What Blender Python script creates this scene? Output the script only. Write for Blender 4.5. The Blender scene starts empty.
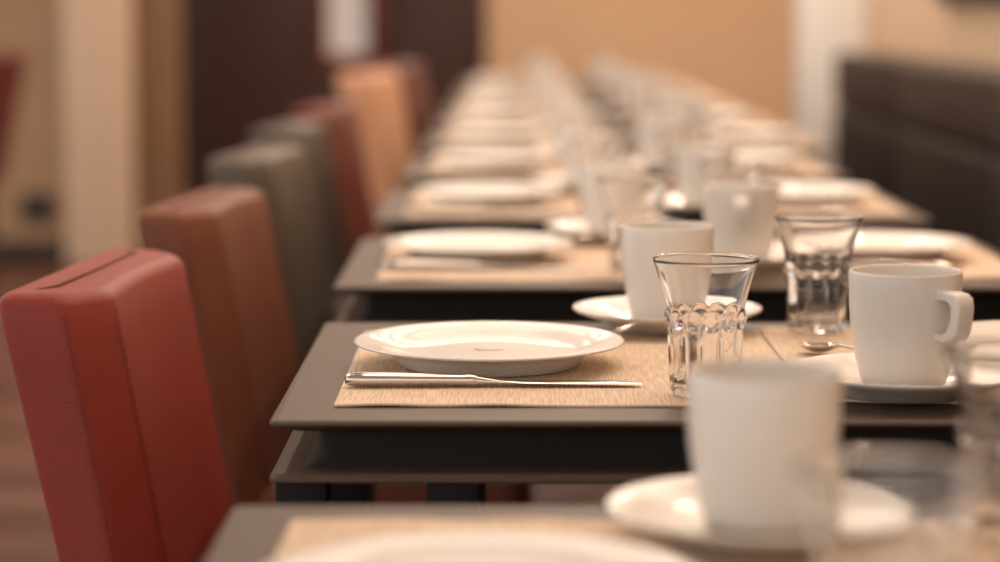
import bpy, bmesh, math, random
from mathutils import Vector, Matrix
random.seed(7)
R = math.radians
scene = bpy.context.scene
COL = scene.collection

# ------------------------------------------------------------------ camera
cam_data = bpy.data.cameras.new('camera')
cam_data.sensor_width = 36.0
cam_data.lens = 85.0
cam_data.clip_start = 0.05
cam_data.dof.use_dof = True
cam_data.dof.focus_distance = 1.99
cam_data.dof.aperture_fstop = 2.6
cam = bpy.data.objects.new('camera', cam_data)
COL.objects.link(cam)
cam.location = (0.0, 0.0, 1.06)
cam.rotation_euler = (R(90) - math.atan(276 / 2361), 0, R(0.12))
scene.camera = cam

# ------------------------------------------------------------------ world (soft daylight through the open side of the hall)
w = bpy.data.worlds.new('daylight')
scene.world = w
w.use_nodes = True
bg = w.node_tree.nodes['Background']
bg.inputs['Color'].default_value = (1.0, 0.935, 0.88, 1)
bg.inputs['Strength'].default_value = 1.05

scene.view_settings.view_transform = 'Standard'
scene.view_settings.look = 'None'
scene.view_settings.exposure = 0.35
scene.view_settings.gamma = 1.0
scene.view_settings.use_curve_mapping = False
LAMPS = {   # ceiling downlights: row -> (x, [(y, watts)])
    'chairs': (-0.75, [(2.8, 3), (4.6, 3), (6.4, 4), (8.2, 5), (10.0, 5), (11.9, 5)]),
    'bench side': (0.95, [(1.2, 3), (3.2, 5), (5.2, 5), (7.2, 6), (9.2, 5), (11.7, 5)]),
}
FILL_PANELS = {   # unseen soft fill lights, added: row -> (x, [(y, watts)])
    'tables': (0.40, [(2.6, 12), (4.8, 13.5), (7.0, 16), (9.2, 18), (11.4, 24)]),
    'left aisle': (-2.0, [(3.4, 14), (6.8, 12)]),
    'alcove': (2.0, [(11.0, 20)]),  # added to lift the dim right part of the far wall
}
FILL_COL = (1.0, 0.815, 0.665)
LAMP_COL = (1.0, 0.78, 0.61)


# ------------------------------------------------------------------ materials
def srgb(r, g, b):
    def f(c):
        c /= 255.0
        return c / 12.92 if c <= 0.04045 else ((c + 0.055) / 1.055) ** 2.4
    return (f(r), f(g), f(b), 1.0)


def mat(name, col, rough=0.5, metal=0.0, noise=0.0, nscale=20.0, bump=0.0, bscale=200.0, stretch=(1, 1, 1), coat=0.0, spec=0.5):
    m = bpy.data.materials.new(name)
    m.use_nodes = True
    nt = m.node_tree
    b = nt.nodes['Principled BSDF']
    b.inputs['Base Color'].default_value = col
    b.inputs['Roughness'].default_value = rough
    b.inputs['Metallic'].default_value = metal
    b.inputs['Coat Weight'].default_value = coat
    b.inputs['Coat Roughness'].default_value = 0.04
    b.inputs['Specular IOR Level'].default_value = spec
    tc = nt.nodes.new('ShaderNodeTexCoord')
    mp = nt.nodes.new('ShaderNodeMapping')
    mp.inputs['Scale'].default_value = stretch
    nt.links.new(tc.outputs['Object'], mp.inputs['Vector'])
    if noise > 0:
        n = nt.nodes.new('ShaderNodeTexNoise')
        n.inputs['Scale'].default_value = nscale
        n.inputs['Detail'].default_value = 4
        nt.links.new(mp.outputs[0], n.inputs['Vector'])
        rp = nt.nodes.new('ShaderNodeValToRGB')
        rp.color_ramp.elements[0].position = 0.3
        rp.color_ramp.elements[1].position = 0.7
        rp.color_ramp.elements[0].color = tuple(c * (1 - noise) for c in col[:3]) + (1,)
        rp.color_ramp.elements[1].color = tuple(min(1, c * (1 + noise)) for c in col[:3]) + (1,)
        nt.links.new(n.outputs['Fac'], rp.inputs['Fac'])
        nt.links.new(rp.outputs['Color'], b.inputs['Base Color'])
    if bump > 0:
        n2 = nt.nodes.new('ShaderNodeTexVoronoi')
        n2.inputs['Scale'].default_value = bscale
        nt.links.new(mp.outputs[0], n2.inputs['Vector'])
        bp = nt.nodes.new('ShaderNodeBump')
        bp.inputs['Strength'].default_value = bump
        bp.inputs['Distance'].default_value = 0.001
        nt.links.new(n2.outputs['Distance'], bp.inputs['Height'])
        nt.links.new(bp.outputs['Normal'], b.inputs['Normal'])
    return m


def glass_mat(name):
    m = bpy.data.materials.new(name)
    m.use_nodes = True
    b = m.node_tree.nodes['Principled BSDF']
    b.inputs['Base Color'].default_value = (1, 1, 1, 1)
    b.inputs['Roughness'].default_value = 0.0
    b.inputs['IOR'].default_value = 1.47
    b.inputs['Transmission Weight'].default_value = 1.0
    return m


def weave_mat(name):
    m = bpy.data.materials.new(name)
    m.use_nodes = True
    nt = m.node_tree
    b = nt.nodes['Principled BSDF']
    b.inputs['Roughness'].default_value = 0.75
    b.inputs['Specular IOR Level'].default_value = 0.25
    tc = nt.nodes.new('ShaderNodeTexCoord')
    mp = nt.nodes.new('ShaderNodeMapping')
    mp.inputs['Scale'].default_value = (620, 28, 28)
    nt.links.new(tc.outputs['Object'], mp.inputs['Vector'])
    n = nt.nodes.new('ShaderNodeTexNoise')
    n.inputs['Scale'].default_value = 1.0
    n.inputs['Detail'].default_value = 3
    nt.links.new(mp.outputs[0], n.inputs['Vector'])
    rp = nt.nodes.new('ShaderNodeValToRGB')
    e = rp.color_ramp.elements
    e[0].position = 0.32
    e[0].color = srgb(204, 178, 152)
    e[1].position = 0.66
    e[1].color = srgb(238, 216, 192)
    nt.links.new(n.outputs['Fac'], rp.inputs['Fac'])
    nt.links.new(rp.outputs['Color'], b.inputs['Base Color'])
    wv = nt.nodes.new('ShaderNodeTexWave')
    wv.bands_direction = 'Y'
    wv.inputs['Scale'].default_value = 260
    nt.links.new(tc.outputs['Object'], wv.inputs['Vector'])
    mx = nt.nodes.new('ShaderNodeMath')
    mx.operation = 'ADD'
    nt.links.new(n.outputs['Fac'], mx.inputs[0])
    nt.links.new(wv.outputs['Fac'], mx.inputs[1])
    bp = nt.nodes.new('ShaderNodeBump')
    bp.inputs['Strength'].default_value = 0.5
    bp.inputs['Distance'].default_value = 0.0006
    nt.links.new(mx.outputs[0], bp.inputs['Height'])
    nt.links.new(bp.outputs['Normal'], b.inputs['Normal'])
    return m


def emit_mat(name, col, s):
    m = bpy.data.materials.new(name)
    m.use_nodes = True
    b = m.node_tree.nodes['Principled BSDF']
    b.inputs['Base Color'].default_value = (0.8, 0.8, 0.8, 1)
    b.inputs['Emission Color'].default_value = col
    b.inputs['Emission Strength'].default_value = s
    return m


M = {
    'porcelain': mat('white porcelain', srgb(222, 216, 209), 0.38, spec=0.3, coat=0.4, noise=0.01, nscale=8),
    'steel': mat('polished steel', srgb(205, 196, 188), 0.13, 1.0),
    'glass': glass_mat('clear glass'),
    'weave': weave_mat('woven beige mat'),
    'taupe': mat('taupe lacquer', srgb(88, 73, 62), 0.5, spec=0.3, noise=0.05, nscale=60, bump=0.06, bscale=900),
    'dark_metal': mat('dark brown metal', srgb(27, 23, 20), 0.6, spec=0.2, noise=0.08, nscale=30),  # dark by itself, lowered further to carry the under-table shade
    'ink': mat('grey print', srgb(84, 76, 70), 0.4),
    'red': mat('red leather', srgb(140, 53, 42), 0.46, spec=0.32, noise=0.06, nscale=14, bump=0.4, bscale=640),
    'red_dark': mat('deep red leather', srgb(96, 26, 28), 0.5, spec=0.3, noise=0.08, nscale=14, bump=0.3, bscale=620),
    'brown': mat('tan brown leather', srgb(116, 66, 46), 0.5, spec=0.32, noise=0.08, nscale=14, bump=0.3, bscale=620),
    'olive': mat('olive grey leather', srgb(82, 72, 60), 0.45, noise=0.08, nscale=14, bump=0.3, bscale=620),
    'grey': mat('dark grey leather', srgb(62, 52, 44), 0.45, noise=0.08, nscale=14, bump=0.3, bscale=620),
    'tan': mat('orange tan leather', srgb(204, 156, 124), 0.5, spec=0.32, noise=0.08, nscale=14, bump=0.3, bscale=620),
    'rust': mat('rust brown leather', srgb(112, 54, 40), 0.5, spec=0.32, noise=0.08, nscale=14, bump=0.3, bscale=620),
    'maroon': mat('dark maroon brown leather', srgb(96, 50, 40), 0.45, noise=0.08, nscale=14, bump=0.3, bscale=620),
    'thread': mat('dark red thread', srgb(104, 36, 32), 0.7),
    'leg': mat('dark stained wood', srgb(48, 34, 28), 0.45, noise=0.2, nscale=20, stretch=(6, 6, 1)),
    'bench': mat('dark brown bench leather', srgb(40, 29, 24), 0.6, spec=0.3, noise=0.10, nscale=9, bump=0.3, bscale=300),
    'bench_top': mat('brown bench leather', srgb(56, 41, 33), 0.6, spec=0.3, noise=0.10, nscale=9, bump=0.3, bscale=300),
    'wall_tan': mat('warm tan plaster', srgb(210, 178, 144), 0.85, noise=0.03, nscale=3, bump=0.1, bscale=120),
    'wall_beige': mat('beige shaded plaster', srgb(166, 136, 108), 0.85, noise=0.03, nscale=3, bump=0.1, bscale=120),  # darkened so the shade beside the lit pilaster sits in the colour
    'wall_side': mat('light brown plaster', srgb(212, 182, 152), 0.85, noise=0.03, nscale=3),
    'pilaster': mat('plaster with lamp wash', srgb(216, 190, 164), 0.8, noise=0.02, nscale=3),  # paler than the wall, the lamp wash is put into the colour
    'jamb': mat('tan wood', srgb(134, 103, 78), 0.6, noise=0.12, nscale=4, stretch=(8, 8, 1)),
    'white': mat('white paint', srgb(240, 240, 238), 0.5, noise=0.01, nscale=4),
    'panel': mat('dark walnut panel', srgb(68, 48, 42), 0.4, noise=0.2, nscale=3, stretch=(8, 8, 1)),
    'panel_red': mat('reddish mahogany', srgb(112, 56, 40), 0.4, noise=0.15, nscale=3, stretch=(8, 8, 1)),
    'pane': emit_mat('daylit pane', srgb(206, 202, 204), 0.09),
    'black': mat('black plastic', srgb(32, 28, 26), 0.5, noise=0.05),
    'ceiling': mat('white ceiling', srgb(236, 228, 216), 0.9, noise=0.01),
    'base': mat('dark baseboard', srgb(52, 40, 34), 0.5, noise=0.1),
    'floor': mat('reddish wood floor', srgb(98, 63, 54), 0.4, noise=0.25, nscale=3, stretch=(1, 8, 1)),
    'lamp': emit_mat('lamp glow', (1.0, 0.75, 0.5, 1), 6.0),
    'fill_glow': emit_mat('added fill glow', (1.0, 0.84, 0.68, 1), 0.6),  # glow of the added fill panels
    'picture': mat('picture print', srgb(120, 100, 84), 0.6, noise=0.4, nscale=4),
}
for k, c in enumerate([(104, 68, 58), (92, 58, 49), (116, 80, 70), (84, 53, 45)]):
    M['plank%d' % k] = mat('floor plank %d' % k, srgb(*c), 0.38, noise=0.18, nscale=3, stretch=(1, 9, 1))


# ------------------------------------------------------------------ mesh helpers
class MB:
    """collects shapes; build() links them as one mesh object"""
    def __init__(s):
        s.v = []
        s.f = []

    def add(s, v, f):
        o = len(s.v)
        s.v += [tuple(p) for p in v]
        s.f += [tuple(i + o for i in q) for q in f]
        return s

    def box(s, x0, x1, y0, y1, z0, z1):
        return s.add([(x0, y0, z0), (x1, y0, z0), (x1, y1, z0), (x0, y1, z0), (x0, y0, z1), (x1, y0, z1), (x1, y1, z1), (x0, y1, z1)],
                     [(3, 2, 1, 0), (4, 5, 6, 7), (0, 1, 5, 4), (1, 2, 6, 5), (2, 3, 7, 6), (3, 0, 4, 7)])

    def bbox(s, x0, x1, y0, y1, z0, z1, b=0.004, seg=2):
        bm = bmesh.new()
        bmesh.ops.create_cube(bm, size=1.0)
        for v in bm.verts:
            v.co = Vector(((x0 + x1) / 2 + v.co.x * (x1 - x0), (y0 + y1) / 2 + v.co.y * (y1 - y0), (z0 + z1) / 2 + v.co.z * (z1 - z0)))
        bmesh.ops.bevel(bm, geom=list(bm.edges) + list(bm.verts), offset=b, segments=seg, profile=0.5, affect='EDGES')
        bm.verts.index_update()
        s.add([v.co[:] for v in bm.verts], [[v.index for v in f.verts] for f in bm.faces])
        bm.free()
        return s

    def loft(s, rings, cap0=True, cap1=True, loop=False):
        n = len(rings[0])
        v = [p for r in rings for p in r]
        f = []
        m = len(rings)
        for i in range(m if loop else m - 1):
            a, b = i * n, ((i + 1) % m) * n
            for j in range(n):
                k = (j + 1) % n
                f.append((a + j, a + k, b + k, b + j))
        if cap0 and not loop:
            f.append(tuple(range(n - 1, -1, -1)))
        if cap1 and not loop:
            f.append(tuple(range((m - 1) * n, m * n)))
        return s.add(v, f)

    def lathe(s, prof, n=48, cx=0, cy=0):
        """prof: list of (r, z); r=0 at the ends closes the shape"""
        v, f, idx = [], [], []
        for r, z in prof:
            if r < 1e-6:
                idx.append([len(v)])
                v.append((cx, cy, z))
            else:
                idx.append(list(range(len(v), len(v) + n)))
                v += [(cx + r * math.cos(2 * math.pi * j / n), cy + r * math.sin(2 * math.pi * j / n), z) for j in range(n)]
        for a, b in zip(idx, idx[1:]):
            for j in range(n):
                k = (j + 1) % n
                if len(a) == 1 and len(b) == 1:
                    continue
                if len(a) == 1:
                    f.append((a[0], b[k], b[j]))
                elif len(b) == 1:
                    f.append((a[j], a[k], b[0]))
                else:
                    f.append((a[j], a[k], b[k], b[j]))
        return s.add(v, f)

    def tube(s, pts, r, n=6):
        rings = []
        for i, p in enumerate(pts):
            p = Vector(p)
            t = (Vector(pts[min(i + 1, len(pts) - 1)]) - Vector(pts[max(i - 1, 0)])).normalized()
            a = t.cross(Vector((0.31, 0.22, 0.92))).normalized()
            b = t.cross(a)
            rings.append([tuple(p + a * (r * math.cos(2 * math.pi * j / n)) + b * (r * math.sin(2 * math.pi * j / n))) for j in range(n)])
        return s.loft(rings)

    def mesh(s, name, material, smooth=40):
        me = bpy.data.meshes.new(name)
        me.from_pydata(s.v, [], s.f)
        bm = bmesh.new()
        bm.from_mesh(me)
        bmesh.ops.recalc_face_normals(bm, faces=bm.faces)
        bm.to_mesh(me)
        bm.free()
        me.materials.append(M[material])
        if smooth:
            for p in me.polygons:
                p.use_smooth = True
            me.set_sharp_from_angle(angle=R(smooth))
        me.update()
        return me

    def build(s, name, material, parent=None, smooth=40):
        return link(name, s.mesh(name, material, smooth), parent)


def link(name, me, parent=None):
    o = bpy.data.objects.new(name, me)
    COL.objects.link(o)
    if parent is not None:
        o.parent = parent
    return o


def tag(o, label, cat, group=None):
    o['label'] = label
    o['category'] = cat
    if group:
        o['group'] = group
    return o


def struct(o):
    o['kind'] = 'structure'
    return o


def thing(name, label, cat, loc=(0, 0, 0), rz=0.0, group=None):
    o = bpy.data.objects.new(name, None)
    COL.objects.link(o)
    o.empty_display_size = 0.05
    o.location = loc
    o.rotation_euler = (0, 0, rz)
    return tag(o, label, cat, group)


def copy_tree(o, parent=None):
    c = o.copy()
    COL.objects.link(c)
    c.parent = parent
    for ch in list(o.children):
        copy_tree(ch, c)
    return c


def round_poly(pts, r, seg=4):
    out = []
    n = len(pts)
    for i in range(n):
        p, a, b = Vector(pts[i]), Vector(pts[i - 1]), Vector(pts[(i + 1) % n])
        rr = r[i] if isinstance(r, (list, tuple)) else r
        d1, d2 = (a - p), (b - p)
        rr = min(rr, d1.length * 0.45, d2.length * 0.45)
        s0, s1 = p + d1.normalized() * rr, p + d2.normalized() * rr
        for k in range(seg + 1):
            t = k / seg
            out.append(tuple(s0 * (1 - t) ** 2 + p * 2 * t * (1 - t) + s1 * t * t))
    return out


# ------------------------------------------------------------------ the setting
Y_FAR = 13.4
floor = struct(MB().box(-4.6, 2.75, -1.5, 13.6, -0.12, -0.022).build('floor', 'floor', smooth=0))
# planks run across the view; singles where the photo shows them, the rest joined
PW = 0.14
plank_meshes = {}
rest = MB()
row = 0
y = -1.5
while y < 13.4:
    off = (row * 0.47) % 1.5
    x = -4.6 - off
    xr = 1.35 if y < 7.9 else 2.75
    while x < xr:
        xa, xb = max(x, -4.6), min(x + 1.5, xr)
        if xb - xa > 0.05:
            if 4.3 < y < 9.6 and xb > -2.3:
                key = (round(xb - xa, 3), random.randrange(4))
                if key not in plank_meshes:
                    L = key[0]
                    plank_meshes[key] = MB().bbox(-L / 2 + 0.0015, L / 2 - 0.0015, -PW / 2 + 0.0015, PW / 2 - 0.0015, -0.022, 0, 0.002, 1).mesh('plank', 'plank%d' % key[1], 0)
                o = link('plank', plank_meshes[key], floor)
                o.location = ((xa + xb) / 2, y + PW / 2, random.uniform(-0.0006, 0.0))
            else:
                rest.box(xa + 0.0015, xb - 0.0015, y + 0.0015, y + PW - 0.0015, -0.022, 0)
        x += 1.5
    y += PW
    row += 1
o = rest.build('plank_field', 'floor', floor, 0)
o['kind'] = 'stuff'

struct(MB().box(-4.6, 2.75, -1.5, 13.6, 2.75, 2.85).build('ceiling', 'ceiling', smooth=0))
struct(MB().box(-0.10, 2.75, Y_FAR, Y_FAR + 0.15, 0, 2.75).build('wall_far', 'wall_tan', smooth=0))
struct(MB().box(1.19, 1.35, -1.5, 8.0, 0, 2.75).build('wall_right', 'wall_side', smooth=0))
struct(MB().box(2.6, 2.75, 7.9, Y_FAR + 0.15, 0, 2.75).build('wall_right_end', 'wall_tan', smooth=0))
struct(MB().box(1.35, 2.75, 7.88, 8.0, 0, 2.75).build('wall_return', 'wall_tan', smooth=0))
# white corner column at the end of the bench
c = struct(MB().bbox(0.985, 1.19, 7.85, 8.05, 0, 2.75, 0.006).build('trim_1', 'white', smooth=30))
MB().bbox(0.97, 1.19, 7.835, 8.05, 0, 0.09, 0.004).build('plinth', 'white', c, 30)

# beige wall to the left, in front of the dark panelling
lw = struct(MB().box(-4.6, -1.56, 9.7, 9.9, 0, 2.75).build('wall_left', 'wall_beige', smooth=0))
pil = struct(MB().bbox(-1.80, -1.53, 9.62, 9.9, 0, 2.75, 0.012).build('trim_2', 'pilaster', smooth=30))
jam = struct(MB().bbox(-1.53, -1.365, 9.78, 10.0, 0, 2.75, 0.008).build('trim_3', 'jamb', smooth=30))
struct(MB().bbox(-4.6, -1.80, 9.675, 9.70, 0, 0.10, 0.003).build('baseboard_left', 'base', smooth=30))
struct(MB().bbox(-0.10, 2.6, Y_FAR - 0.02, Y_FAR, 0, 0.10, 0.003).build('baseboard_far', 'base', smooth=30))

# dark wood panelling with a glazed slit
pw = struct(MB().box(-4.6, -1.01, Y_FAR, Y_FAR + 0.12, 0, 2.75).box(-0.76, -0.10, Y_FAR, Y_FAR + 0.12, 0, 2.75)
            .box(-1.01, -0.76, Y_FAR, Y_FAR + 0.12, 0, 0.72).box(-1.01, -0.76, Y_FAR, Y_FAR + 0.12, 2.3, 2.75).build('wall_far_panelling', 'panel', smooth=0))
for xa, xb in ((-2.55, -1.86), (-1.84, -1.10), (-0.68, -0.13)):
    MB().bbox(xa, xb, Y_FAR - 0.025, Y_FAR + 0.01, 0.10, 2.70, 0.006).build('panel', 'panel', pw, 30)
win = struct(MB().box(-1.005, -0.765, Y_FAR + 0.05, Y_FAR + 0.06, 0.74, 2.28).build('window_1', 'pane', smooth=0))
for xa, xb, za, zb in ((-1.07, -1.00, 0.70, 2.32), (-0.77, -0.69, 0.70, 2.32), (-1.00, -0.77, 0.68, 0.78), (-1.00, -0.77, 2.26, 2.34)):
    MB().bbox(xa, xb, Y_FAR - 0.03, Y_FAR + 0.08, za, zb, 0.006).build('window_frame', 'panel_red', win, 30)

# wall outlet
t = thing('wall_outlet', 'black wall outlet box low on the beige wall at far left', 'outlet', (-1.925, 9.70, 0.235))
MB().bbox(-0.065, 0.065, -0.035, 0.0, -0.055, 0.055, 0.008).build('cover_plate', 'black', t, 30)
for xx in (-0.028, 0.028):
    MB().lathe([(0, -0.0), (0.018, 0.0), (0.018, 0.004), (0.013, 0.004), (0.013, 0.001), (0, 0.001)], 20).build('socket', 'black', t)
    ch = t.children[-1]
    ch.rotation_euler = (R(90), 0, 0)
    ch.location = (xx, -0.035, 0)

# picture on the right wall
t = thing('picture_frame', 'dark framed picture hanging on the wall above the bench', 'picture', (1.19, 5.7, 1.065))
for ya, yb, za, zb in ((-0.7, 0.7, 0, 0.05), (-0.7, 0.7, 0.75, 0.80), (-0.7, -0.65, 0.05, 0.75), (0.65, 0.7, 0.05, 0.75)):
    MB().bbox(-0.035, 0.0, ya, yb, za, zb, 0.004).build('frame_bar', 'black', t, 30)
MB().box(-0.018, -0.004, -0.65, 0.65, 0.05, 0.75).build('print', 'picture', t, 0)

# ceiling downlights (real lamps)
ln = 0
for rowname, (xx, spots) in LAMPS.items():
    for yi, (yy, watts) in enumerate(spots):
        t = thing('ceiling_downlight', 'round ceiling downlight over the %s, %s from the camera end' % (rowname, ('first', 'second', 'third', 'fourth', 'fifth', 'sixth', 'seventh')[yi]), 'ceiling light', (xx, yy, 2.75), 0, 'ceiling downlights')
        if ln == 0:
            ring = MB().lathe([(0.062, 0), (0.085, -0.004), (0.088, -0.010), (0.064, -0.012), (0.058, -0.006), (0.062, 0)], 32).mesh('trim_ring', 'white')
            dif = MB().lathe([(0, -0.001), (0.06, -0.001), (0.06, -0.006), (0, -0.007)], 32).mesh('diffuser', 'lamp')
        link('trim_ring', ring, t)
        link('diffuser', dif, t)
        ld = bpy.data.lights.new('downlight_lamp', 'AREA')
        ld.shape = 'DISK'
        ld.size = 0.08
        ld.energy = watts
        ld.color = LAMP_COL
        lo = bpy.data.objects.new('downlight_lamp', ld)
        COL.objects.link(lo)
        lo.parent = t
        lo.location = (0, 0, -0.016)
        ln += 1

for rowname, (xx, spots) in FILL_PANELS.items():  # unseen fill lights added to soften the lighting, built as ceiling panels
    for yi, (yy, watts) in enumerate(spots):
        t = thing('added_fill_panel', 'flat square added fill light panel over the %s, %s from the camera end' % (rowname, ('first', 'second', 'third', 'fourth', 'fifth')[yi]), 'ceiling light', (xx, yy, 2.75), 0, 'added fill light panels')
        for xa, xb, ya, yb in ((-0.75, 0.75, -0.75, -0.72), (-0.75, 0.75, 0.72, 0.75), (-0.75, -0.72, -0.72, 0.72), (0.72, 0.75, -0.72, 0.72)):
            MB().box(xa, xb, ya, yb, -0.03, 0).build('frame_bar', 'white', t, 0)
        MB().box(-0.72, 0.72, -0.72, 0.72, -0.012, -0.002).build('diffuser', 'fill_glow', t, 0)
        ld = bpy.data.lights.new('fill_lamp', 'AREA')
        ld.shape = 'SQUARE'
        ld.size = 1.42
        ld.energy = watts
        ld.color = FILL_COL
        lo = bpy.data.objects.new('fill_lamp', ld)
        COL.objects.link(lo)
        lo.parent = t
        lo.location = (0, 0, -0.016)

# ------------------------------------------------------------------ bench along the right wall
bench = thing('banquette_bench', 'long dark brown leather banquette bench along the right wall', 'bench', (1.03, 4.43, 0))
MB().bbox(-0.25, 0.13, -3.0, 2.99, 0.0, 0.30, 0.01).build('base', 'leg', bench, 30)
for k in range(5):
    ya = 3.0 - 1.2 * (k + 1)
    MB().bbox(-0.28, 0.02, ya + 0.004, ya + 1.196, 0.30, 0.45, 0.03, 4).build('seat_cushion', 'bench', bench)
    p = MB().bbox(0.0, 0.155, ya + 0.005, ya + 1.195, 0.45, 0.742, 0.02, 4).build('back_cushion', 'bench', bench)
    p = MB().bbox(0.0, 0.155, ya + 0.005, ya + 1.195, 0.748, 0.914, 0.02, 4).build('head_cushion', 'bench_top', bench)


# ------------------------------------------------------------------ chairs
def chair_section(z, shrink=0.0, wide=1.0):
    s = shrink
    pts = [(-0.097 + s, -0.20 * wide + s), (-0.034 - s * 0.6, -0.20 * wide + s), (0.0 - s, -0.152 * wide + s * 0.6),
           (-0.010 - s, 0.0), (0.0 - s, 0.152 * wide - s * 0.6), (-0.034 - s * 0.6, 0.20 * wide - s), (-0.097 + s, 0.20 * wide - s)]
    poly = round_poly(pts, [0.012, 0.012, 0.014, 0.08, 0.014, 0.012, 0.012], 5)
    dx = (0.815 - z) * math.tan(R(10.5))
    k = 1.0 - 0.22 * (0.815 - z) / 0.37 if z < 0.815 else 1.0   # back gets thinner towards the seat
    return [(dx + (px if px > -0.05 else -0.034 + (px + 0.034) * k), py, z) for px, py in poly]


def make_chair(leather, label):
    t = thing('dining_chair', label, 'chair', group='leather chairs along the row of tables')
    rings = []
    top = 0.818
    for z in (0.40, 0.45, 0.50, 0.56, 0.62, 0.68, 0.74, 0.775):
        rings.append(chair_section(z, 0.0, 1.0))
    rr = 0.016
    for a in range(1, 8):
        an = R(90) * a / 7
        rings.append(chair_section(top - rr + rr * math.sin(an), rr * (1 - math.cos(an)) * 0.95))
    back = MB()
    back.loft(rings)
    b = back.build('backrest', leather, t, 60)
    # piping over the top of the near and far sides, and stitched seams down the edges of the wings
    for sy in (-1, 1):
        pts = []
        for z in (0.42, 0.50, 0.60, 0.70, 0.78, 0.800):
            dx = (0.815 - z) * math.tan(R(10.5))
            pts.append((dx - 0.036, sy * 0.1995, z))
        for off in (Vector((0, 0, 0)), Vector((0.035, -sy * 0.048, 0))):
            m = MB()
            for i in range(len(pts) - 1):
                p, q = Vector(pts[i]) + off, Vector(pts[i + 1]) + off
                n = max(1, int((q - p).length / 0.004))
                for k in range(n):
                    m.tube([p + (q - p) * (k / n), p + (q - p) * ((k + 0.6) / n)], 0.0007, 4)
            st = m.build('stitching', 'thread', b)
            st['kind'] = 'stuff'
    pts = [(-0.083, -0.176, 0.806), (-0.066, -0.168, 0.8165), (-0.052, -0.150, 0.8185), (-0.05, 0.0, 0.8185), (-0.052, 0.150, 0.8185), (-0.066, 0.168, 0.8165), (-0.083, 0.176, 0.806)]
    MB().tube(pts, 0.0022, 6).build('piping', 'thread', b)
    seat = round_poly([(0.0, -0.17), (0.085, -0.17), (0.13, -0.08), (0.38, -0.075), (0.38, 0.075), (0.13, 0.08), (0.085, 0.17), (0.0, 0.17)], 0.03, 4)
    MB().loft([[(a * 0.985 + 0.002, b * 0.97, 0.37) for a, b in seat], [(a, b, 0.38) for a, b in seat], [(a, b, 0.445) for a, b in seat], [(a * 0.985 + 0.002, b * 0.96, 0.46) for a, b in seat]]).build('seat', leather, t, 50)
    for sx, sy in ((0.045, -0.14), (0.045, 0.14), (0.35, -0.05), (0.35, 0.05)):
        MB().loft([round_poly3(sx, sy, 0.014, 0.0), round_poly3(sx, sy, 0.02, 0.38)]).build('leg', 'leg', t, 30)
    return t


def round_poly3(cx, cy, h, z):
    return [(cx + px, cy + py, z) for px, py in round_poly([(-h, -h), (h, -h), (h, h), (-h, h)], h * 0.35, 2)]


CHAIRS = [  # leather, x, y, yaw, scale, label
    ('red', -0.337, 2.235, -4.5, 0.99, 'red leather dining chair nearest the camera'),
    ('brown', -0.342, 3.07, -6, 0.99, 'tan brown leather dining chair just behind the nearest red one'),
    ('olive', -0.362, 3.95, -6, 1.0, 'olive grey leather dining chair, third along the tables from the camera'),
    ('grey', -0.390, 4.82, -6, 1.0, 'dark grey leather dining chair, fourth along the tables from the camera'),
    ('rust', -0.385, 5.70, -6, 1.0, 'rust brown leather dining chair, fifth along the tables, before the tan one'),
    ('tan', -0.325, 6.57, -8, 1.07, 'pale orange tan leather dining chair standing tall behind the grey ones'),
    ('maroon', -0.285, 7.45, -8, 1.07, 'dark maroon leather dining chair just behind the orange tan one'),
    ('red_dark', -1.87, 8.5, 176, 1.08, 'deep red leather chair by the beige wall at far left, facing away'),
]
for lea, cx, cy, yaw, sc, lab in CHAIRS:
    c = make_chair(lea, lab)
    c.location = (cx, cy, 0)
    c.rotation_euler = (0, 0, R(yaw))
    c.scale = (sc, sc, sc)

# ------------------------------------------------------------------ tables
TX0, TX1 = -0.183, 0.657
TD = 0.572
TOP = 0.74
FRONTS = [0.922, 1.803, 2.678, 3.524, 4.40, 5.27, 6.14, 7.01, 7.88, 8.75, 9.62]
SHIFT = [0.008, 0.0, -0.014, -0.016, -0.012, -0.008, -0.008, -0.006, -0.006, -0.004, -0.004]
ORD = ['nearest table', 'second table from camera', 'third table from camera', 'fourth table from camera', 'fifth table from camera',
       'sixth table from camera', 'fifth table from far end', 'fourth table from far end', 'third table from far end', 'second table from far end', 'table at the far end']


def slab_rings(x0, x1, y0, y1, levels):
    """levels: (inset, z)"""
    rings = []
    for ins, z in levels:
        p = round_poly([(x0 + ins, y0 + ins), (x1 - ins, y0 + ins), (x1 - ins, y1 - ins), (x0 + ins, y1 - ins)], max(0.002, 0.006 - ins * 0.2), 3)
        rings.append([(a, b, z) for a, b in p])
    return rings


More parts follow.
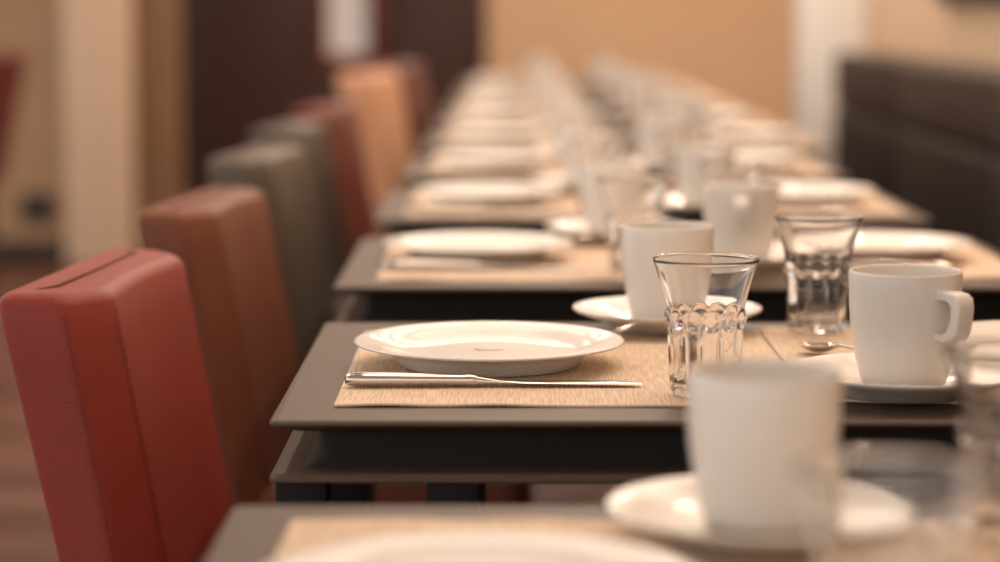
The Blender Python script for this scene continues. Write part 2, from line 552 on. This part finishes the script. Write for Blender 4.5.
def make_table(wx):
    hw, hd = wx / 2, TD / 2
    t = thing('dining_table', '', 'table', group='row of small tables')
    MB().loft(slab_rings(-hw, hw, -hd, hd, [(0.022, TOP - 0.012), (0.001, TOP - 0.0045), (0, TOP - 0.003), (0.0004, TOP - 0.0012), (0.002, TOP)])).build('table_top', 'taupe', t, 30)
    MB().loft([[(a, b, z) for a, b in round_poly([(-hw + 0.036 - g, -hd + 0.03), (hw - 0.036 + g, -hd + 0.03), (hw - 0.036 + g, hd - 0.03), (-hw + 0.036 - g, hd - 0.03)], 0.012, 4)]
               for g, z in ((0.012, TOP - 0.0425), (0.004, TOP - 0.038), (0, TOP - 0.032), (0, TOP - 0.012))]).build('apron', 'dark_metal', t, 30)
    MB().loft(slab_rings(-hw, hw, -hd, hd, [(0.003, TOP - 0.0500), (0.0, TOP - 0.048), (0, TOP - 0.0450), (0.003, TOP - 0.0425)])).build('lower_frame', 'taupe', t, 30)
    for sx in (-1, 1):
        for sy in (-1, 1):
            MB().loft([round_poly3(sx * (hw - 0.024), sy * (hd - 0.026), 0.021, z) for z in (0.0, TOP - 0.050)]).build('leg', 'dark_metal', t, 30)
            MB().loft([round_poly3(sx * (hw - 0.143), sy * (hd - 0.026), 0.021, z) for z in (0.0, TOP - 0.050)]).build('inner_leg', 'dark_metal', t, 30)
        MB().bbox(sx * (hw - 0.143) - 0.012, sx * (hw - 0.143) + 0.012, -hd + 0.047, hd - 0.047, 0.06, 0.09, 0.003).build('stretcher', 'dark_metal', t, 30)
    return t


proto = {0.84: make_table(0.84), 0.93: make_table(0.93)}
used = set()
CX, CY = [], []
for k, fy in enumerate(FRONTS):
    wx = 0.84 if k < 5 else 0.93
    t = proto[wx] if wx not in used else copy_tree(proto[wx])
    used.add(wx)
    cx = TX0 + wx / 2 + SHIFT[k]
    cy = fy + TD / 2
    CX.append(cx)
    CY.append(cy)
    t.location = (cx, cy, 0)
    t.rotation_euler = (0, 0, 0)
    t['label'] = 'taupe two-person dining table with dark base, the ' + ORD[k].replace('table ', 'one ', 1) if k else 'taupe dining table nearest the camera, cut off by the bottom edge'
    t['category'] = 'table'

# ------------------------------------------------------------------ tableware prototypes (meshes)
plate_prof = [(0, 0.006), (0.066, 0.006), (0.068, 0.001), (0.077, 0.0), (0.080, 0.002), (0.0865, 0.010), (0.093, 0.0155), (0.104, 0.0178), (0.116, 0.0196), (0.1193, 0.0206),
              (0.1200, 0.0218), (0.1193, 0.0228), (0.117, 0.0228), (0.106, 0.0214), (0.096, 0.0198), (0.089, 0.0175), (0.082, 0.0148), (0.074, 0.0132), (0.05, 0.0127), (0, 0.0125)]
saucer_prof = [(0, 0.004), (0.042, 0.004), (0.044, 0.0005), (0.050, 0.0), (0.053, 0.002), (0.066, 0.009), (0.082, 0.0145), (0.0915, 0.0185), (0.0932, 0.0200), (0.0930, 0.0212),
               (0.0915, 0.0215), (0.080, 0.0180), (0.064, 0.0130), (0.052, 0.0100), (0.044, 0.0090), (0.040, 0.0080), (0, 0.0080)]
mug_prof = [(0, 0.003), (0.028, 0.003), (0.030, 0.0005), (0.0325, 0.0), (0.0345, 0.0015), (0.0365, 0.008), (0.0395, 0.020), (0.0425, 0.035), (0.0445, 0.050), (0.0454, 0.065), (0.0457, 0.080),
            (0.0458, 0.0905), (0.0455, 0.0922), (0.0446, 0.0930), (0.0436, 0.0924), (0.0431, 0.090), (0.0428, 0.065), (0.0420, 0.050), (0.0400, 0.035), (0.0365, 0.020), (0.031, 0.011), (0.020, 0.008), (0, 0.0075)]


def make_glass_mesh():
    H, n = 0.112, 192
    NF = 12
    zs_out = [0.0, 0.0008, 0.003, 0.007, 0.014, 0.022, 0.030, 0.037, 0.043, 0.047, 0.050, 0.052, 0.0535, 0.0548, 0.056, 0.0575, 0.059, 0.0607, 0.0625, 0.0643, 0.066, 0.0675, 0.069, 0.0702, 0.0715, 0.073, 0.076, 0.081, 0.087, 0.093, 0.099, 0.105, 0.1095, 0.1113]

    def r0(z):
        if z < 0.060:
            return 0.0275 + (z / 0.060) * 0.0030
        u = (z - 0.060) / (H - 0.060)
        return 0.0305 + 0.0135 * u ** 1.45
    rings = []
    for z in zs_out:
        ring = []
        for j in range(n):
            a = 2 * math.pi * j / n
            ph = (a * NF / (2 * math.pi)) % 1.0 - 0.5        # -0.5..0.5 within a flute
            r = r0(z)
            if z < 0.062:
                fl = math.sqrt(max(0.0, 1 - (ph / 0.5) ** 2))
                fade = min(1.0, z / 0.008) * min(1.0, max(0.0, (0.060 - z) / 0.012))
                r += (0.0026 * fl - 0.0014) * fade
            dz = (z - 0.0625) / 0.0078
            dp = ph / 0.47
            q = 1 - dz * dz - dp * dp
            if q > 0:
                r += 0.0032 * math.sqrt(q)
            if z < 0.003:
                r -= (0.003 - z) * 0.5
            ring.append((r * math.cos(a), r * math.sin(a), z))
        rings.append(ring)
    inner = []
    for z in (0.1120, 0.1113, 0.108, 0.100, 0.090, 0.080, 0.070, 0.060, 0.045, 0.030, 0.018, 0.011, 0.0085, 0.0075):
        r = r0(z) - (0.0018 if z > 0.065 else 0.0030) - (0.0004 if z > 0.111 else 0)
        if z > 0.1118:
            r = r0(z) - 0.0010
        if z < 0.012:
            r -= (0.012 - z) * 1.2
        inner.append([(r * math.cos(2 * math.pi * j / n), r * math.sin(2 * math.pi * j / n), z) for j in range(n)])
    return MB().loft(rings + inner).mesh('tumbler', 'glass', 80)


def ell(x, cy, cz, hw, hh, n=12):
    return [(x, cy + hw * math.cos(2 * math.pi * j / n), cz + hh * math.sin(2 * math.pi * j / n)) for j in range(n)]


def knife_meshes():
    h = MB().loft([ell(x, 0, z * 1.25, a, b * 1.25) for x, z, a, b in ((0.0, 0.0055, 0.003, 0.0025), (0.002, 0.0055, 0.0065, 0.0042), (0.008, 0.0055, 0.0088, 0.0050), (0.02, 0.0054, 0.0092, 0.0050), (0.055, 0.0052, 0.0084, 0.0046),
                                                         (0.085, 0.0050, 0.0074, 0.0042), (0.098, 0.0048, 0.0066, 0.0040), (0.104, 0.0048, 0.0072, 0.0046), (0.110, 0.0046, 0.0062, 0.0040))]).mesh('handle', 'steel', 60)
    b = MB().loft([ell(x, y, z * 1.2, a, c * 1.4) for x, y, z, a, c in ((0.108, 0, 0.0045, 0.0055, 0.0036), (0.118, 0.0, 0.0042, 0.0050, 0.0026), (0.130, 0.001, 0.0038, 0.0070, 0.0016), (0.15, 0.002, 0.0034, 0.0092, 0.0012),
                                                           (0.19, 0.002, 0.0030, 0.0096, 0.0010), (0.225, 0.002, 0.0026, 0.0088, 0.0009), (0.242, 0.0, 0.0024, 0.0062, 0.0008), (0.249, -0.003, 0.0022, 0.0026, 0.0006))]).mesh('blade', 'steel', 60)
    return h, b


def fork_meshes():
    h = MB().loft([ell(x, 0, z, a, b) for x, z, a, b in ((0.0, 0.004, 0.004, 0.0012), (0.004, 0.0045, 0.0075, 0.0022), (0.02, 0.005, 0.0078, 0.0024), (0.06, 0.006, 0.0052, 0.0022), (0.10, 0.009, 0.0034, 0.0020),
                                                         (0.135, 0.008, 0.0040, 0.0018), (0.150, 0.0055, 0.0080, 0.0014), (0.165, 0.0045, 0.0115, 0.0012), (0.176, 0.0048, 0.0118, 0.0011))]).mesh('handle', 'steel', 60)
    tn = []
    for k in range(4):
        y = -0.0092 + k * 0.00613
        tn.append(MB().loft([ell(x, y * s, z, a, 0.0010, 8) for x, z, a, s in ((0.174, 0.0047, 0.0022, 1.0), (0.190, 0.0070, 0.0020, 1.0), (0.205, 0.0120, 0.0018, 0.98), (0.217, 0.0180, 0.0014, 0.95), (0.222, 0.0210, 0.0006, 0.94))]).mesh('tine', 'steel', 60))
    return h, tn


def spoon_meshes():
    h = MB().loft([ell(x, 0, z, a, b) for x, z, a, b in ((0.0, 0.006, 0.003, 0.0010), (0.003, 0.0062, 0.0058, 0.0018), (0.015, 0.0065, 0.0062, 0.0020), (0.05, 0.0085, 0.0040, 0.0018), (0.085, 0.0105, 0.0026, 0.0016), (0.100, 0.0080, 0.0030, 0.0014))]).mesh('handle', 'steel', 60)
    # bowl: concave shell
    nu, nv = 20, 9
    top, bot = [], []
    for i in range(nv + 1):
        rr = i / nv
        for j in range(nu):
            a = 2 * math.pi * j / nu
            x = 0.124 + 0.026 * rr * math.cos(a)
            wy = 0.0165 * rr * math.sin(a) * (1 - 0.12 * math.cos(a))
            z = 0.0085 - 0.0065 * (1 - rr ** 2)
            top.append((x, wy, z + 0.0008))
            bot.append((x, wy, z - 0.0004))
    v = top + bot
    off = len(top)
    f = []
    for i in range(nv):
        for j in range(nu):
            k = (j + 1) % nu
            a, b = i * nu, (i + 1) * nu
            f.append((a + j, a + k, b + k, b + j))
            f.append((off + a + k, off + a + j, off + b + j, off + b + k))
    a = nv * nu
    for j in range(nu):
        k = (j + 1) % nu
        f.append((a + j, a + k, off + a + k, off + a + j))
    bl = MB().add(v, f).mesh('bowl', 'steel', 70)
    return h, bl


def mat_mesh(wx, wy, seed):
    rnd = random.Random(seed)
    nx, ny = 40, 30
    ph = [rnd.uniform(0, 6.28) for _ in range(4)]

    def zf(u, v):
        e = abs(v - 0.5) * 2
        return 0.0012 * max(0, e - 0.75) / 0.25 * (0.5 + 0.5 * math.sin(9 * u + ph[0])) * (1 + 0.6 * math.sin(23 * u + ph[1]))
    v, f = [], []
    for s in (0.0016, 0.0):
        for i in range(nx + 1):
            for j in range(ny + 1):
                u, t = i / nx, j / ny
                v.append((-wx / 2 + wx * u, -wy / 2 + wy * t, 0.0001 + s + max(0.0, zf(u, t))))
    o = (nx + 1) * (ny + 1)
    idx = lambda i, j: i * (ny + 1) + j
    for i in range(nx):
        for j in range(ny):
            a, b, c, d = idx(i, j), idx(i + 1, j), idx(i + 1, j + 1), idx(i, j + 1)
            f.append((a, b, c, d))
            f.append((o + d, o + c, o + b, o + a))
    for i in range(nx):
        f.append((idx(i, 0), o + idx(i, 0), o + idx(i + 1, 0), idx(i + 1, 0)))
        f.append((idx(i, ny), idx(i + 1, ny), o + idx(i + 1, ny), o + idx(i, ny)))
    for j in range(ny):
        f.append((idx(0, j), idx(0, j + 1), o + idx(0, j + 1), o + idx(0, j)))
        f.append((idx(nx, j), o + idx(nx, j), o + idx(nx, j + 1), idx(nx, j + 1)))
    return MB().add(v, f).mesh('placemat', 'weave', 40)


PLATE = MB().lathe(plate_prof, 96).mesh('plate', 'porcelain', 60)
SAUCER = MB().lathe(saucer_prof, 80).mesh('saucer', 'porcelain', 60)
MUG = MB().lathe(mug_prof, 72).mesh('body', 'porcelain', 60)
GLASS = make_glass_mesh()
K_H, K_B = knife_meshes()
F_H, F_T = fork_meshes()
S_H, S_B = spoon_meshes()
MATS = [mat_mesh(0.386, 0.43, s) for s in range(3)]


def handle_mesh():
    # squared ear handle: a broad ribbon loop, pointing along +x from the mug wall
    path = []
    outer = [(0.0415, 0.0735), (0.0560, 0.0735), (0.0640, 0.0725), (0.0690, 0.0690), (0.0705, 0.0620), (0.0695, 0.0500), (0.0670, 0.0400), (0.0620, 0.0345), (0.0540, 0.0325), (0.0400, 0.0330)]
    inner = [(0.0415, 0.0650), (0.0500, 0.0660), (0.0545, 0.0660), (0.0580, 0.0640), (0.0600, 0.0600), (0.0595, 0.0530), (0.0570, 0.0450), (0.0535, 0.0405), (0.0480, 0.0390), (0.0395, 0.0405)]
    rings = []
    for (ox, oz), (ix, iz) in zip(outer, inner):
        hw = 0.0088
        ring = []
        for px, py in round_poly([(0, -hw), (1, -hw), (1, hw), (0, hw)], 0.0022, 3):
            ring.append((ox + (ix - ox) * px, py, oz + (iz - oz) * px))
        # rounding above mixes units, so build the cross-section explicitly
        c = Vector(((ox + ix) / 2, 0, (oz + iz) / 2))
        d = Vector((ix - ox, 0, iz - oz)) / 2
        L = d.length
        dn = d.normalized()
        sec = round_poly([(-L, -hw), (L, -hw), (L, hw), (-L, hw)], 0.0026, 3)
        rings.append([tuple(c + dn * a + Vector((0, b, 0))) for a, b in sec])
    return MB().loft(rings).mesh('handle', 'porcelain', 60)


HANDLE = handle_mesh()


def crest_mesh():
    # small illegible flourish like the grey script in the middle of the plate
    m = MB()
    pts = []
    for i in range(60):
        u = i / 59
        x = -0.013 + 0.026 * u
        y = 0.0042 * math.sin(u * 30) * (1.6 if u < 0.25 else 0.75) + (0.003 * math.exp(-((u - 0.12) / 0.06) ** 2))
        pts.append((x, y))
    for i in range(59):
        (x0, y0), (x1, y1) = pts[i], pts[i + 1]
        d = Vector((x1 - x0, y1 - y0, 0))
        if d.length < 1e-7:
            continue
        nn = Vector((-d.y, d.x, 0)).normalized() * 0.0006
        m.add([(x0 + nn.x, y0 + nn.y, 0.0131), (x0 - nn.x, y0 - nn.y, 0.0131), (x1 - nn.x, y1 - nn.y, 0.0131), (x1 + nn.x, y1 + nn.y, 0.0131)], [(0, 1, 2, 3)])
    return m.mesh('crest', 'ink', 0)


CREST = crest_mesh()
ZM = TOP + 0.0018   # top of the placemat


def put_mat(x, y, z, rz, lab, seed):
    o = link('placemat', MATS[seed % 3])
    o.location = (x, y, z)
    o.rotation_euler = (0, 0, rz)
    tag(o, lab, 'placemat', 'woven placemats')


def put_plate(x, y, rz, lab):
    t = thing('plate', lab, 'plate', (x, y, ZM + 0.0006), rz, 'white plates')
    link('dish', PLATE, t)
    link('crest', CREST, t)


def put_saucer(x, y, z, lab):
    o = link('saucer', SAUCER)
    o.location = (x, y, z)
    tag(o, lab, 'saucer', 'white saucers')


def put_mug(x, y, z, ang, lab):
    t = thing('mug', lab, 'mug', (x, y, z), ang, 'white mugs')
    link('body', MUG, t)
    link('handle', HANDLE, t).location = (0, 0, 0.007)


def put_glass(x, y, z, rz, lab):
    o = link('glass_tumbler', GLASS)
    o.location = (x, y, z)
    o.rotation_euler = (0, 0, rz)
    tag(o, lab, 'glass', 'clear tumblers')


def put_knife(x, y, rz, lab):
    t = thing('knife', lab, 'knife', (x, y, ZM), rz, 'table knives')
    link('handle', K_H, t)
    link('blade', K_B, t)


def put_fork(x, y, rz, lab):
    t = thing('fork', lab, 'fork', (x, y, ZM), rz, 'table forks')
    link('handle', F_H, t)
    for tn in F_T:
        link('tine', tn, t)


def put_spoon(x, y, z, rz, pitch, lab):
    t = thing('teaspoon', lab, 'spoon', (x, y, z), rz, 'teaspoons')
    t.rotation_euler = (0, pitch, rz)
    link('handle', S_H, t)
    link('bowl', S_B, t)


# place settings: offsets from the table centre for the chair side; the bench side is the same turned half round
for k in range(len(FRONTS)):
    rnd = random.Random(100 + k)
    cx, cy = CX[k], CY[k]
    j = lambda s=0.008: rnd.uniform(-s, s) if k != 1 else 0.0
    where = ORD[k]
    for side in (0, 1):
        s = 1 if side == 0 else -1
        sd = 'on chair side' if side == 0 else 'on bench side'
        on = '%s of %s' % (sd, where)
        bx = cx if k < 5 else cx - s * 0.05
        P = lambda dx, dy: (bx + s * dx, cy + s * dy)
        rz = 0 if side == 0 else math.pi
        # placemat
        if k == 0 and side == 0:
            x, y = P(-0.187, 0.018)
        else:
            x, y = P(-0.181 if side == 0 else -0.207, -0.008 + j())
        put_mat(x, y, TOP, rz + R(j(1.0)), 'beige woven placemat ' + on, k * 2 + side)
        # plate
        if not (k == 0 and side == 1):
            x, y = P(-0.251 + j(), -0.010 + j())
            if k == 0:
                x, y = P(-0.258, -0.02)
            if k == 1 and side == 1:
                x, y = P(-0.258, 0.0)
            put_plate(x, y, rz, 'white rimmed dinner plate ' + on)
        # mug with saucer
        if not (k == 0 and side == 1):
            x, y = P(-0.077 + j(), 0.222 + j())
            if k == 0:
                x, y = (0.154, 1.385)
            if k == 1 and side == 1:
                x, y = (0.327, 1.915)
            if k == 2 and side == 1:
                x, y = (0.285, 2.84)
            on_mat = (side == 1 and k == 1)
            put_saucer(x, y, TOP + 0.0030, 'white porcelain saucer under the mug ' + on)
            ang = R(-56) if side == 1 else R(96)
            if k == 2 and side == 1:
                ang = R(-96)
            put_mug(x, y, TOP + 0.0125, ang + (0 if k < 3 else R(rnd.uniform(-35, 35))), 'white porcelain coffee mug ' + on)
        # tumbler
        x, y = P(-0.071 + j(), -0.153 + j())
        if k == 1 and side == 1:
            x, y = (0.306, 2.296)
        if k == 1 and side == 0:
            x, y = (0.164, 1.914)
        if k == 0:
            x, y = (0.172, 1.03) if side == 0 else (0.306, 1.40)
        put_glass(x, y, ZM + 0.0016, rnd.uniform(0, 6), 'clear fluted glass tumbler ' + on)
        # knife, fork
        if k >= 1:
            x, y = P(-0.371, -0.134 + j(0.005))
            put_knife(x, y, rz + R(0.8), 'silver table knife beside the plate ' + on)
        if 1 <= k <= 7:
            x, y = P(-0.330, 0.128)
            if k == 1 and side == 0:
                x, y = (-0.095, 2.222)
            put_fork(x, y, rz, 'silver fork beside the plate ' + on)
put_spoon(0.337, 2.022, TOP + 0.012, R(114), R(4), 'silver teaspoon leaning on the saucer on the bench side of the second table')
